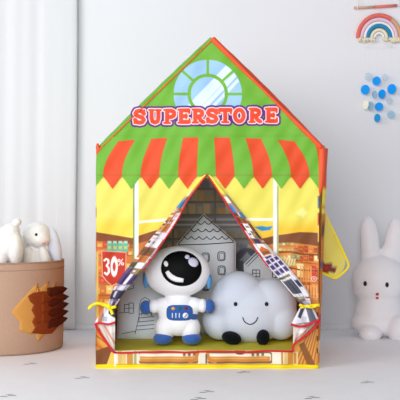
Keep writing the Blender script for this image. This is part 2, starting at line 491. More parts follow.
def paint_left(px, py):
    p = Paint(px, py, YEL)
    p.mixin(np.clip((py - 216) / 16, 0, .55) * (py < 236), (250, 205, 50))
    p.line([(140, 222), (170, 219.5)], 1.3, (250, 246, 225))
    p.poly([(90, 231), (120, 236), (132, 238), (150, 232), (165, 228), (165, 250), (90, 250)], (134, 72, 36))
    p.poly([(90, 240), (133, 245), (150, 240), (165, 236), (165, 372), (90, 372)], (206, 118, 46))
    shelf_rows(p, 92, 134, 241, 256, 2, 3.5, 7, GOODS, 3)
    shelf_rows(p, 92, 140, 262, 306, 4, 4, 9, GOODS, 4, slope=.08)
    for i in range(4):                                                  # teal jars
        x = 107 + i * 5.4
        p.rr(x, 242.5, x + 5, 252, 1.2, (96, 176, 150)); p.rect(x + .6, 241, x + 4.4, 243.4, (170, 214, 190)); p.rect(x + .8, 246, x + 4.2, 249, (186, 196, 110))
    p.rect(134.2, 180, 138.6, 262, (250, 250, 238)); p.rect(133.2, 180, 134.6, 262, (120, 150, 90))
    # 30% sign
    p.poly([(101.5, 250.5), (126.5, 252), (125.5, 278), (120, 282), (112, 286.5), (106, 281), (102, 276)], (240, 180, 150))
    p.poly([(102.3, 251.3), (125.8, 252.8), (124.8, 277.4), (119.6, 281.2), (112, 285.4), (106.6, 280.4), (102.8, 275.4)], (196, 52, 28))
    wt = (250, 246, 240)
    p.line([(104.5, 260.4), (106.2, 258.9), (108.3, 260), (108.4, 263), (106.6, 265.6), (108.7, 268), (108.9, 272), (107, 274.5), (104.9, 273)], 1.05, wt)
    p.sd(np.abs((np.hypot((px - 114.2) / 2.6, (py - 266.6) / 7.4) - 1) * 2.6) - 1.05, wt)
    p.sd(np.abs(np.hypot(px - 118.9, py - 260.6) - 1.1) - .5, wt); p.sd(np.abs(np.hypot(px - 122.6, py - 263.8) - 1.1) - .5, wt); p.line([(122.6, 259.2), (118.8, 265.4)], .45, wt)
    # lower barrels and planks
    p.poly([(92, 306), (120, 306), (120, 372), (92, 372)], (214, 130, 46))
    p.poly([(96, 318), (119, 352), (119, 362), (96, 340)], (232, 160, 60))
    for k in range(5): p.line([(95, 326 + k * 9), (119, 345 + k * 8)], .7, (176, 98, 36))
    p.poly([(92, 352), (110, 346), (119, 352), (119, 358), (98, 368), (92, 372)], (126, 74, 34))
    p.poly([(104, 372), (111, 352), (119, 354), (119, 372)], (238, 196, 90))
    p.rect(96, 252, 98.5, 330, (216, 176, 90)); 
    p.rect(95, 364.6, 121, 372, (246, 226, 20))
    return p.c
PLx = ([174, 200, 218, 256, 290, 306, 320, 352, 372], [205.5, 185, 172, 143, 118, 112, 111, 115, 115])
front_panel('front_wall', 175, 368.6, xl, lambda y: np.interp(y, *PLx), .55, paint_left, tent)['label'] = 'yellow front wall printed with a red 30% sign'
def paint_right(px, py):
    p = Paint(px, py, (237, 225, 96))
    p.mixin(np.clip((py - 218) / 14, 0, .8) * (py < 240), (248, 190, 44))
    p.line([(244, 219.5), (274, 219.5)], 1.4, (252, 248, 228))
    p.poly([(302, 207.5), (308, 212.5), (303, 217.5), (296, 213)], (253, 243, 150), 3)  # soft diamond of highlight painted into the yellow cloth
    p.poly([(255, 240), (276, 235.5), (300, 232), (325, 233), (325, 250), (255, 250)], (128, 74, 40))
    p.poly([(255, 248), (276, 243), (296, 243), (325, 247), (325, 375), (255, 375)], (222, 136, 60))
    GB = [(188, 176, 104), (164, 158, 96), (208, 190, 130), (214, 150, 70), (150, 140, 80)]
    shelf_rows(p, 278, 296, 241.5, 252, 2, 3, 5, GB, 12, board=(196, 120, 56))
    shelf_rows(p, 294, 325, 245, 262, 2, 3, 6, GOODS, 13, slope=.12)
    shelf_rows(p, 276, 300, 253, 268, 2, 2.5, 5, GB, 14, board=(190, 110, 50), slope=.1)
    shelf_rows(p, 290, 325, 262, 310, 3, 3, 7, GOODS + [(230, 140, 66), (240, 176, 96)] * 4, 15, slope=.1)
    for k in range(7): p.line([(278 + k * 2.6, 263 + k * .3), (279.4 + k * 2.6, 257.5 + k * .3)], .8, (222, 214, 160))
    for ya in (252.5, 268.5): p.line([(277, ya), (290, ya - .6), (302, ya + 1.6), (325, ya + 3)], .7, (120, 66, 34))
    for k in range(5): p.rect(304 + k * 3, 285, 305.8 + k * 3, 298, (240, 172, 100))
    for k in range(5):
        p.rect(300 + k * 2.6, 266, 301.4 + k * 2.6, 282, (236, 158, 84)); 
    for cx, cy in ((314, 279),):
        p.disc(cx, cy, 2.7, (238, 226, 210)); p.sd(np.abs(np.hypot(px - cx, py - cy) - 1.4) - .5, (206, 60, 50))
    p.rect(273.3, 178, 277, 262, (250, 250, 240)); p.rect(277, 186, 278.6, 258, (170, 176, 130))
    p.poly([(254, 227), (262, 226), (266, 227), (273, 226), (270, 230), (262, 231)], (40, 140, 206))
    # lower planks and barrels
    p.poly([(284, 300), (325, 300), (325, 372), (284, 372)], (206, 126, 52))
    p.poly([(294, 346), (318, 322), (320, 372), (292, 372)], (222, 156, 66))
    for k in range(6): p.line([(292 + k * 4, 372), (313 + k * 1.6, 322)], .6, (170, 100, 44))
    p.poly([(299, 345), (304, 342), (315, 364), (308, 366)], (140, 86, 40))
    p.rect(292, 352, 298, 365, (238, 214, 150)); p.rect(294, 353, 296.5, 364, (206, 140, 60))
    for k, c in enumerate([(70, 90, 150), (196, 60, 50), (240, 200, 90), (120, 70, 40), (226, 130, 50), (160, 80, 40), (80, 110, 150), (230, 150, 60), (190, 90, 40), (120, 66, 30)]):
        p.rect(317.8, 196 + k * 17, 325, 196 + k * 17 + 12, c, 1.5)
    p.rect(316.2, 300, 325, 372, (206, 130, 50), 2)
    for k in range(4): p.rect(316.5, 312 + k * 12, 325, 317 + k * 12, (112, 64, 34))
    p.rect(286, 364.8, 325, 372, (248, 228, 22))
    return p.c
PRx = ([174, 206, 220, 248, 273, 290, 303, 324, 346, 372], [208.5, 232, 242, 262, 286, 299, 303, 298, 292, 292])
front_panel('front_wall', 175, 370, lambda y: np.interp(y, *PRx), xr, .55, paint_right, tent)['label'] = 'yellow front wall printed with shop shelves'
def paint_sill(px, py):
    p = Paint(px, py, (246, 236, 214))
    p.rect(118, 350, 122, 366, (226, 190, 110)); p.rect(122, 352, 126, 364.5, (236, 200, 120)); p.rect(127, 352, 133, 364.5, (208, 150, 70)); p.rect(134, 351, 136.5, 366, (170, 180, 110))
    for x0, x1 in ((139, 198), (207.5, 272)):
        p.rr(x0, 352, x1, 363.6, 2, (120, 96, 70)); p.rr(x0, 353.3, x1 - 1, 361.6, 2, (246, 232, 206))
        p.rect(x0 + 1, 356.5, x1 - 2, 361.6, (206, 136, 58)); p.rect(x0 + 2, 357.8, x1 - 4, 358.9, (232, 172, 90))
        for k in range(3): p.rect(x0 + 44 + k * 5, 352.6, x0 + 46.6 + k * 5, 356, (140, 104, 62))
        p.rect(x0, 361.6, x1, 363, (150, 92, 44))
    p.line([(198, 352), (196, 359), (190, 362)], 1.6, (206, 130, 46)); p.line([(207, 352), (209, 359), (215, 362)], 1.6, (206, 130, 46))
    p.rect(199.6, 350, 206, 366, (238, 226, 204)); p.rect(205.5, 354, 207, 364, (96, 80, 62))
    p.disc(240, 351.5, 5.5, (112, 72, 50), 3.2)
    p.rect(274, 352, 280, 364.5, (246, 236, 214)); p.rect(281, 352, 283, 364.5, (196, 140, 60)); p.rect(284, 352, 287, 364.5, (230, 196, 120)); p.rect(287.5, 351, 296, 364.5, (216, 146, 60))
    p.rect(116, 364.8, 300, 372, (248, 228, 22)); p.rect(116, 363.9, 300, 364.9, (214, 160, 40))
    return p.c
front_panel('sill_panel', 350.5, 369.3, lambda y: 114.0 + 0 * y, lambda y: 293.0 + 0 * y, .5, paint_sill, tent, extra=lambda x, y: -.0015 + 0 * x)

# yellow hem cord along the ground, red edging on the sill
T = Tubes()
T.add([front(np.array(x), np.array(368.0 + 1.2 * (x - 96) / 222 + .5 * math.sin(x * .08)), -.003) for x in np.linspace(96, 318, 60)], .0075)
hemo = T.build('bottom_hem', M_yhem, tent)
T = Tubes()
T.add([front(np.array(x), np.array(352.2 - 1.2 * (x - 118) / 175 + .35 * math.sin(x * .11)), -.005) for x in np.linspace(114.5, 293, 50)], .0042)
T.build('sill_piping', M_red, tent)

# side walls and roof slopes bulge out a little behind the front
def side_sheet(name, A, B, D, bulge, nrm, paint, m=M_tent, n1=90, n2=60):
    a = np.linspace(0, 1, n1)[:, None]; d = np.linspace(0, 1, n2)[None, :]
    A = np.array(A); B = np.array(B)
    g = np.sin(math.pi * np.power(d, .5)) * bulge * ((1 - .6 * a) if nrm[1] == 0 else (.75 + .25 * np.sin(math.pi * a)))
    x = A[0] + (B[0] - A[0]) * a + nrm[0] * g + .0008 * np.sin(a * 40 + d * 9)
    z = A[1] + (B[1] - A[1]) * a + nrm[1] * g
    y = D * d + 0 * a
    V = np.stack([x + 0 * d, y, z + 0 * d], -1).reshape(-1, 3)
    c = paint(a + 0 * d, d + 0 * a).reshape(-1, 3)
    return obj(name, mk_mesh(name, V, grid_faces(n1, n2), m, True, c), tent)
f2 = lambda p: (float((p[0] - 200) * S(0)), float(CAMZ + (200 - p[1]) * S(0)))
DEP = .75
def side_paint(seed):
    def fn(a, d):
        p = Paint(d * 160, a * 200, (250, 220, 80))
        p.rect(-1, -1, 200, 36, ORG)
        r = random.Random(seed)
        p.rect(-1, 60, 200, 201, (208, 120, 50))
        for k in range(60):
            x = r.uniform(-5, 160); y = r.uniform(40, 180); p.rect(x, y, x + r.uniform(4, 14), y + r.uniform(4, 12), r.choice(GOODS + [(70, 90, 150), (120, 60, 40), (200, 50, 40)]))
        p.rect(-1, 194, 200, 201, (246, 226, 20))
        return p.c
    return fn
def side_paint_left(a, d):
    p = Paint(d * 160, a * 200, (250, 220, 80)); p.rect(-1, -1, 200, 32, GRN); p.rect(-1, -1, 12, 6, ORG)
    r = random.Random(5); p.rect(-1, 70, 200, 201, (208, 120, 50))
    p.rect(-1, 52, 30, 62, (176, 60, 40))
    for k in range(50):
        x = r.uniform(-5, 160); y = r.uniform(74, 180); p.rect(x, y, x + r.uniform(4, 14), y + r.uniform(4, 12), r.choice(GOODS))
    p.rect(-1, 194, 200, 201, (246, 226, 20))
    return p.c
side_sheet('side_wall', f2((323.5, 148)), f2((318, 369)), DEP, .034, (1, 0), side_paint(9))
side_sheet('side_wall', f2(SHL), f2((95.8, 368)), DEP, .013, (-1, 0), side_paint_left)
flat = lambda c: (lambda a, d: np.zeros(a.shape + (3,)) + np.array(c, float))
side_sheet('roof_slope', f2(APX), f2((322, 148)), DEP, .032, (.7, .71), flat(ORG))['label'] = 'orange roof slope'
side_sheet('roof_slope', f2(APX), f2(SHL), DEP, .025, (-.7, .71), flat(GRN))['label'] = 'green roof slope'
# orange piping along the gable edges, folded corner on the left
T = Tubes(); T.add([front(np.array(x), np.array(y), -.004) for x, y in zip(np.linspace(211.8, 98.6, 40), np.linspace(40.2, 150.4, 40))], .0024)
T.build('gable_piping', M_orange, tent)
T = Tubes(); T.add([front(np.array(x), np.array(y), -.002) for x, y in zip(np.linspace(212.2, 321.5, 40), np.linspace(38.8, 148, 40))], [.0085 + .003 * math.cos(i / 39 * 2 * math.pi) for i in range(40)])
T.build('gable_piping', M_orange, tent)
T = Tubes(); T.add([front(np.array(x), np.array(y), .002) for x, y in ((97.6, 143.5), (97.8, 147), (98.4, 150), (98.2, 156))], [.004, .009, .009, .003])
T.build('corner_fold', M_orange, tent)
T = Tubes(); T.add([front(np.array(x), np.array(y), .004) for x, y in ((317.5, 144), (321.5, 148), (322, 154), (321.6, 168), (320.6, 184), (319.6, 196))], [.010, .016, .017, .015, .012, .003])
T.build('corner_fold', M_orange, tent)

# back wall and back gable, with the shop shelves showing faintly through the cloth
def paint_back(px, py):
    p = Paint(px, py, (112, 104, 92))
    p.rect(100, 150, 320, 182, (136, 122, 96))
    r = random.Random(21)
    rows = [(178, 188), (190, 201), (203, 214), (228, 238), (242, 256), (258, 272), (274, 290), (292, 310)]
    for (a, b) in rows:
        p.rect(100, b, 320, b + 1.8, (82, 74, 66))
        x = 112
        while x < 305:
            w = r.uniform(4, 9); h = r.uniform(.5, 1) * (b - a)
            p.rect(x, b - h, x + w, b, r.choice([(124, 104, 70), (140, 108, 66), (112, 96, 74), (136, 120, 92), (122, 112, 104), (146, 124, 88), (98, 92, 92)])); x += w + r.uniform(.3, 1.6)
    for k in range(5): p.rect(110, 216 + k * 2.6, 310, 217.2 + k * 2.6, (152, 142, 138) if k % 2 else (88, 84, 84))
    for x in (141, 172, 214, 262): p.rect(x, 176, x + 2, 320, (92, 84, 74))
    p.disc(247, 261, 13, (70, 68, 70)); p.poly([(247, 252), (255, 261), (250.5, 261), (250.5, 269), (243.5, 269), (243.5, 261), (239, 261)], (118, 110, 104))
    return p.c
ny, nx = 220, 220
B = S(DEP); ys = np.linspace(1.39, .004, ny)
zl = np.array([float(xl(200 - (z - CAMZ) / S(0))) for z in ys]); zr = np.array([float(xr(200 - (z - CAMZ) / S(0))) for z in ys])
X = ((zl - 200) * S(0))[:, None] + (((zr - zl) * S(0))[:, None]) * np.linspace(0, 1, nx)[None, :]
Z = ys[:, None].repeat(nx, 1); Y = DEP + .006 * np.sin(X * 19 + Z * 7) * np.sin(Z * 11)
PX, PY = 200 + X / B, 200 - (Z - CAMZ) / B
V = np.stack([X, Y, Z], -1).reshape(-1, 3)
obj('back_wall', mk_mesh('back_wall', V, grid_faces(ny, nx), M_inner, True, np.minimum(255, paint_back(PX, PY).reshape(-1, 3) * 1.8 * np.array([.91, 1, 1.13]))), tent)

# tied-back door curtains
def door_curtain(name, outer, inner, seed, palette_fn, sgn):
    n1, n2 = 220, 60
    O = np.array(resample(outer, n1)); I = np.array(resample(inner, n1))
    a = np.linspace(0, 1, n1)[:, None]; b = np.linspace(0, 1, n2)[None, :]
    px = O[:, :1] + (I[:, :1] - O[:, :1]) * b; py = O[:, 1:] + (I[:, 1:] - O[:, 1:]) * b
    rip = (.003 + .006 * a) * np.sin(b * (9 + 0 * a) + a * 5) + .003 * np.sin(b * 21 + a * 9) * a
    y = -.010 - .012 * np.sin(math.pi * b) * np.minimum(1, a * 3) + rip * np.minimum(1, a * 4)
    s = S(0)
    V = np.stack([(px - 200) * s, wy(px, py) * .5 + y, CAMZ + (200 - py) * s], -1).reshape(-1, 3)
    c = palette_fn(a + 0 * b, b + 0 * a)
    o = obj(name, mk_mesh(name, V, grid_faces(n1, n2), M_tent, True, c.reshape(-1, 3)), tent)
    P = V.reshape(n1, n2, 3)[:, -1]
    T = Tubes(); T.add([Vector(q) + Vector((0, -.002, 0)) for q in P[:int(n1 * .72):3]], .0032)
    T.build('curtain_piping', M_red, o)
    return o
def strip_paint(seed, right):
    def fn(a, b):
        L = 150.0; p = Paint(b * 14, a * L, (250, 234, 96))
        r = random.Random(seed)
        p.rect(-1, 34, 20, 200, (176, 150, 140), 4)
        if right: segs = [(44, 52, 8, 15, (40, 140, 210)), (36, 42, 5, 11, (252, 248, 220)), (52, 58, 1, 6, (40, 140, 206))]
        else: segs = [(38, 45, 1, 9, (40, 136, 206)), (28, 34, 4, 10, (252, 248, 220))]
        pal1 = [(140, 76, 40), (196, 112, 52), (222, 214, 222), (112, 58, 40), (208, 150, 96), (236, 226, 224)]
        pal2 = [(226, 222, 232), (98, 78, 130), (60, 52, 84), (196, 190, 206), (140, 120, 70), (236, 232, 238), (70, 90, 70), (240, 236, 240)]
        y = 52.0 if right else 46.0
        while y < L:
            h = r.uniform(4, 8.5); t = (y - 46) / 100
            x = -1.0
            while x < 15:
                w = r.uniform(4, 8); c = r.choice(pal1 if r.random() > t * 1.5 else pal2)
                p.rect(x, y, x + w - .3, y + h - .5, c)
                if r.random() < .6: p.rect(x + 1, y + h * .3, x + w - 1.5, y + h * .55, r.choice(pal1 + pal2))
                x += w
            y += h
        if right:
            p.rect(1, 84, 13, 97, (240, 232, 226)); p.poly([(3, 96), (3, 90), (7, 86), (11, 90), (11, 96)], (206, 110, 54)); p.rect(4, 92, 10, 95, (130, 90, 60))
            p.rect(-1, 100, 15, 118, (238, 234, 242))
            for i in range(3):
                for j in range(3): p.rect(1.2 + i * 4.3, 101 + j * 5.4, 4.3 + i * 4.3, 105 + j * 5.4, (76, 62, 110))
            p.rect(-1, 120, 15, 140, (232, 230, 236)); p.rect(5, 122, 13, 136, (84, 84, 96)); p.rect(1, 124, 4, 130, (60, 60, 76))
        else:
            p.rect(-1, 112, 15, 124, (82, 66, 116)); p.rect(6, 112, 9, 124, (232, 228, 236)); p.rect(-1, 126, 15, 131, (214, 208, 220)); p.rect(-1, 131, 15, 142, (58, 58, 80)); p.rect(3, 132, 6, 140, (220, 216, 226))
        for s in segs: p.rect(s[2], s[0], s[3], s[1], s[4])
        return p.c
    return fn
LO = [(204.5, 175), (197, 181), (182, 200), (167, 219), (152, 237), (137, 256), (124, 273), (113, 290), (108, 305)]
LI = [(207, 174.5), (202, 181), (188, 200), (178, 219), (165, 239), (152, 258), (139, 275), (126, 290), (116.5, 305)]
RO = [(209.5, 175), (216, 181), (225, 191), (237, 206), (248, 220), (259, 235), (271, 249), (280, 258), (294, 274), (307, 291), (311, 304)]
RI = [(207, 174.5), (211.5, 181), (218, 191), (228, 206), (237, 220), (246, 234), (256, 250), (267, 265), (280, 280), (291, 293), (300.5, 304)]
door_curtain('door_curtain', LO, LI, 1, strip_paint(31, False), -1)
door_curtain('door_curtain', RO, RI, 2, strip_paint(32, True), 1)

def cloth_quad(name, A, B, C, D, paint, y, parent, n=40, rip=.004):
    """loose cloth between four corners A-B (top) and D-C (bottom)"""
    a = np.linspace(0, 1, n)[:, None, None]; b = np.linspace(0, 1, n)[None, :, None]
    A, B, C, D = [np.array(q, float) for q in (A, B, C, D)]
    P = (A * (1 - b) + B * b) * (1 - a) + (D * (1 - b) + C * b) * a
    px, py = P[..., 0], P[..., 1]
    yy = y - rip * np.sin(b[..., 0] * 11 + 0 * a[..., 0]) * (1 - .3 * a[..., 0]) - .006 * a[..., 0]
    V = np.stack([(px - 200) * S(0), yy + 0 * px, CAMZ + (200 - py) * S(0)], -1).reshape(-1, 3)
    return obj(name, mk_mesh(name, V, grid_faces(n, n), M_tent, True, paint(px, py).reshape(-1, 3)), parent)
def front_tube(pts, r, off):
    T = Tubes(); T.add([Vector(((x - 200) * S(0), off, CAMZ + (200 - y) * S(0))) for x, y in resample(pts, 24)], r); return T
# left tail
def pt_l(px, py):
    p = Paint(px, py, (236, 234, 240))
    p.rect(106, 304, 112, 314, (226, 222, 232)); p.poly([(109, 306), (116, 306), (116, 318), (109, 313)], (52, 54, 70)); p.rect(100, 312, 104, 320, (88, 86, 104)); p.rect(102, 316, 108, 321, (170, 176, 190)); p.poly([(100, 308), (105, 306), (102, 322), (98, 322)], (190, 120, 80))
    return p.c
def pt_l2(px, py):
    p = Paint(px, py, (222, 206, 194)); p.rect(110, 326, 116, 332, (236, 228, 224)); p.line([(105, 326), (117, 346)], .8, (196, 140, 120)); return p.c
tl = cloth_quad('curtain_tail', (104.5, 305), (115, 305), (115.5, 322.5), (95.5, 322), pt_l, -.016, tent)
tl2 = cloth_quad('curtain_tail', (96.5, 322.5), (115.3, 322), (115, 351), (113, 350), pt_l2, -.010, tent)
front_tube([(115.6, 321.5), (109, 323.4), (101, 322.4), (95.8, 323)], .0046, -.024).build('tail_piping', M_red, tl)
front_tube([(95.8, 323), (98.5, 329.5), (106, 340.5), (114.6, 352)], .005, -.020).build('tail_piping', M_red, tl2)
# right tail
def pt_r(px, py):
    p = Paint(px, py, (226, 222, 228))
    p.poly([(305, 306), (312, 306), (318, 319), (309, 322)], (98, 100, 112)); p.poly([(300, 308), (304, 308), (300, 318), (297, 316)], (70, 68, 84)); p.rect(301, 316, 306, 322, (190, 186, 196)); p.poly([(310, 306), (314, 310), (318, 317), (316, 319)], (206, 200, 206)); return p.c
def pt_r2(px, py):
    p = Paint(px, py, (214, 200, 188)); p.rect(296, 326, 303, 333, (236, 230, 226)); p.line([(295, 340), (312, 324)], .8, (180, 140, 120)); p.rect(304, 323, 309, 328, (160, 150, 146)); return p.c
tr = cloth_quad('curtain_tail', (301, 304), (311, 304), (318.6, 320), (290.5, 323.5), pt_r, -.020, tent)
tr2 = cloth_quad('curtain_tail', (293, 323.5), (318, 320.5), (294, 344), (292.5, 349), pt_r2, -.010, tent)
front_tube([(290.3, 323.3), (297, 325.4), (304, 325), (312, 321.6), (319, 318.8)], .0048, -.030).build('tail_piping', M_red, tr)
front_tube([(319, 319), (314, 327), (304, 335.5), (295, 342), (292.4, 346), (292.2, 351)], .0048, -.022).build('tail_piping', M_red, tr2)

# yellow ribbons
def ribbon(name, pts, w, y):
    P = resample(pts, 40); V = []; Fc = []
    for i, p in enumerate(P):
        q = P[min(i + 1, 39)] - P[max(i - 1, 0)]; q = q / (np.hypot(*q) + 1e-9); nx_, ny_ = -q[1], q[0]
        ww = w * (1 if 3 < i else .5 + i / 6)
        for s in (-1, 0, 1):
            V.append(((p[0] + nx_ * s * ww - 200) * S(0), y - .003 * (1 - abs(s)) - .003 * math.sin(i * .4), CAMZ + (200 - p[1] - ny_ * s * ww) * S(0)))
        if i:
            for k in (0, 1): Fc.append(((i - 1) * 3 + k, (i - 1) * 3 + k + 1, i * 3 + k + 1, i * 3 + k))
    me = mk_mesh(name, V, Fc, M_yhem)
    o = obj(name, me, tent); m_ = o.modifiers.new('s', 'SOLIDIFY'); m_.thickness = .0015
    return o
ribbon('tie_ribbon', [(89, 308.5), (93, 304.5), (99, 302.4), (105, 304.5), (111, 306.8), (117, 305.5)], 1.5, -.034)
ribbon('tie_ribbon', [(98, 302.5), (104, 303), (109, 306), (112, 310), (113.6, 313.5)], 1.5, -.037)
ell('ribbon_knot', W(108.5, 306, -.037), (.011, .007, .009), M_yhem, tent)
ribbon('tie_ribbon', [(298, 303.6), (304, 305.4), (311, 304.6), (318.5, 304)], 1.5, -.040)
ribbon('tie_ribbon', [(299, 306.6), (305, 305.6), (312, 306.4), (317.5, 303)], 1.0, -.043)

# window flap standing out from the right-hand side wall
def flap():
    A, B, C, D = [W(321, 204, .10), W(348.5, 264, .135), W(335.5, 278.5, .13), W(320.5, 272, .10)]
    n = 40; V = []; c = []
    mid = (A + B) / 2
    for i in range(n):
        for j in range(n):
            a, b = i / (n - 1), j / (n - 1)
            # rows run from the hanging edge to the bottom corner edge
            p = (A * (1 - a) + D * a) * (1 - b) + (A * (1 - a) + (B * (1 - a) + C * a) * a * 1.0 + (B - A) * 0) * 0
            L_ = A.lerp(D, a); R_ = (A.lerp(B, a) if a < .86 else A.lerp(B, .86).lerp(B.lerp(C, (a - .86) / .14), min(1, (a - .86) / .05)))
            p = L_.lerp(R_, b); p.y += .008 * math.sin(a * 7 + b * 3)
            V.append(p); q = 200 + p.x / S(p.y), 200 - (p.z - CAMZ) / S(p.y); c.append(q)
    c = np.array(c); p = Paint(c[:, 0], c[:, 1], (255, 244, 120))
    p.poly([(320, 262), (328, 263), (337, 267), (335, 273), (326, 272.5), (320, 270)], (150, 66, 44)); p.disc(326, 267.5, 2.4, (208, 60, 44)); p.disc(332, 268.5, 1.8, (90, 70, 120))
    me = mk_mesh('window_flap', np.array([tuple(v) for v in V]), grid_faces(n, n), mat('flap_nylon', (255, 255, 255), .5, bump=.12, bscale=22, spec=.4, vcol=True, transl=.5), True, p.c)
    o = obj('window_flap', me, tent)
    T = Tubes(); T.add([Vector(q) for q in resample([W(321, 204, .098), W(332, 227.5, .112), W(342.5, 250, .126), W(348, 263, .133), W(347.6, 268, .133), W(341.5, 274, .13), W(335.2, 278, .128), W(328, 275.4, .113), W(320.5, 272, .10)], 60)], [.002 + .0035 * min(1, i / 20) for i in range(60)])
    T.build('flap_hem', M_yhem, o)
    return o
flap()

# ------------------------------------------------------------------ floor mat inside the tent
MT = .07
bm = bmesh.new()
bmesh.ops.create_cube(bm, size=1, matrix=Matrix.Translation((.03, .385, MT / 2 + .001)) @ Matrix.Diagonal((.90, .69, MT - .002, 1)))
bmesh.ops.bevel(bm, geom=bm.edges[:], offset=.018, segments=4, affect='EDGES', profile=.6)
me = bpy.data.meshes.new('floor_mat'); bm.to_mesh(me); bm.free(); me.materials.append(M_olive)
tag(obj('floor_mat', me), 'olive green padded mat lying under the plush toys in the tent', 'mat')

# ------------------------------------------------------------------ house pillows
def pillow(name, label, pts_, Yc, Th, m, zbot):
    """pts_: peak, right eave, right foot, left foot, left eave"""
    pk, re, rf, lf, le = pts_
    root = thing(name, label, 'pillow', W((lf[0] + rf[0]) / 2, lf[1], Yc), 'house shaped pillows')
    root.location.z = zbot
    n1, n2 = 110, 80
    ys = np.linspace(pk[1], (lf[1] + rf[1]) / 2, n1)
    L = np.interp(ys, [pk[1], le[1], lf[1]], [pk[0], le[0], lf[0]]); R = np.interp(ys, [pk[1], re[1], rf[1]], [pk[0], re[0], rf[0]])
    t = np.linspace(0, 1, n2)[None, :]
    px = L[:, None] + (R - L)[:, None] * t; py = ys[:, None].repeat(n2, 1)
    d = np.maximum(-Paint(px, py, (0, 0, 0)).polyd([pk, re, (R[-1], ys[-1]), (L[-1], ys[-1]), le]), 0)
    d[0] = 0; d[-1] = 0; d[:, 0] = 0; d[:, -1] = 0
    th = Th * np.sqrt(1 - (1 - np.clip(d / 17, 0, 1)) ** 2) * (1 + .08 * np.sin(px * .21) * np.sin(py * .16))
    s = S(Yc)
    X = (px - 200) * s; Z = CAMZ + (200 - py) * s
    Vf = np.stack([X, Yc - th, Z], -1).reshape(-1, 3); Vb = np.stack([X, Yc + th, Z], -1).reshape(-1, 3)
    Fc = grid_faces(n1, n2); V = np.concatenate([Vf, Vb]); Fa = np.concatenate([Fc, Fc[:, ::-1] + len(Vf)])
    me = mk_mesh('cushion', V, Fa, m)
    bm = bmesh.new(); bm.from_mesh(me); bmesh.ops.remove_doubles(bm, verts=bm.verts[:], dist=.0002); bm.to_mesh(me); bm.free()
    me.polygons.foreach_set('use_smooth', np.ones(len(me.polygons), bool))
    bvh = BVHTree.FromPolygons([v.co.copy() for v in me.vertices], [tuple(p.vertices) for p in me.polygons])
    o = obj('cushion', me, root)
    T = Tubes(); loop = [pk, re, (R[-1], ys[-1]), (L[-1], ys[-1]), le]
    T.add([W(x, y, Yc) for x, y in loop], .003, 6, closed=True); T.build('edge_seam', M_grayink if name == 'x' else m, root)
    return root, bvh
Y1 = .52
h1, b1 = pillow('house_pillow', 'tall grey house pillow with scalloped roof tiles behind the astronaut plush', [(203.5, 214), (235.5, 242), (234, 334), (180, 334), (176.5, 244.5)], Y1, .045, M_pillow, MT)
T = Tubes()
ed = lambda y: (203.5 - 27 * (y - 214) / 30.5, 203.5 + 32 * (y - 214) / 28)
for row, y in enumerate((222.5, 230, 237.5)):
    a, b = ed(y + 1); a += 2; b -= 2
    n = max(2, int((b - a) / 7.5)); w = (b - a) / n
    pts = []
    for i in range(n):
        for k in range(9): pts.append((a + (i + k / 8) * w, y - 1 + 2.8 * math.sin(math.pi * k / 8)))
    seam_line(T, pts, b1, .0021, fallback=Y1)
seam_line(T, [(178.5, 245), (206, 244.2), (233.5, 242.4)], b1, .0022, fallback=Y1)
seam_line(T, [(203.5, 215.5), (178.5, 244.2)], b1, .0024, fallback=Y1); seam_line(T, [(203.5, 215.5), (233.5, 241.5)], b1, .0024, fallback=Y1)
T.build('roof_stitching', M_grayink, h1)
for cx, cy in ((205.7, 257.4), (221.4, 256.2), (206, 271), (221.6, 270.4), (206, 286), (222, 286)):
    T = Tubes(); seam_line(T, rrect(cx, cy, 3.6, 4.4, 4, 24), b1, .0021, closed=True, fallback=Y1); seam_line(T, rrect(cx + .3, cy + .2, 2.4, 3.1, 4, 20), b1, .0012, closed=True, fallback=Y1)
    T.build('window_stitching', M_grayink, h1)

Y2 = .36
h2, b2 = pillow('house_pillow', 'pale blue-grey house pillow with stitched stairs and arched door against the red-edged door curtain', [(145, 255), (170, 279), (167, 339), (117, 340), (119, 281)], Y2, .036, M_pillow2, MT)
T = Tubes()
seam_line(T, [(139, 322), (139.2, 306), (141, 300), (145, 297.4), (149, 299.5), (151, 304), (151.5, 316)], b2, .0014, fallback=Y2)
seam_line(T, [(141.5, 316), (141.8, 306), (144.5, 301), (148, 303), (149.2, 308)], b2, .0011, fallback=Y2)
for i in range(5): seam_line(T, [(139.5 - i * .9, 314 + i * 4), (154, 312.5 + i * 4)], b2, .0014, fallback=Y2); seam_line(T, [(139.5 - i * .9, 314 + i * 4), (138.6 - i * .9, 318 + i * 4)], b2, .0012, fallback=Y2)
seam_line(T, [(122, 333.6), (136, 331)], b2, .0014, fallback=Y2)
T.build('door_stitching', M_grayink, h2)
T = Tubes()
for x0, y0, x1, y1 in ((124.5, 304.5, 129, 312.5), (129, 303, 133.6, 313.2)):
    seam_line(T, [(x0, y0), (x1, y0), (x1, y1), (x0, y1)], b2, .0014, closed=True, fallback=Y2); seam_line(T, [(x0, (y0 + y1) / 2), (x1, (y0 + y1) / 2)], b2, .0011, fallback=Y2)
seam_line(T, [(119.5, 313), (124.5, 312.5)], b2, .0012, fallback=Y2)
T.build('window_stitching', M_grayink, h2)
T = Tubes(); seam_line(T, [(127, 284), (133, 283), (133.4, 288.5), (127.6, 289.6)], b2, .0014, closed=True, fallback=Y2); T.build('window_stitching', M_grayink, h2)

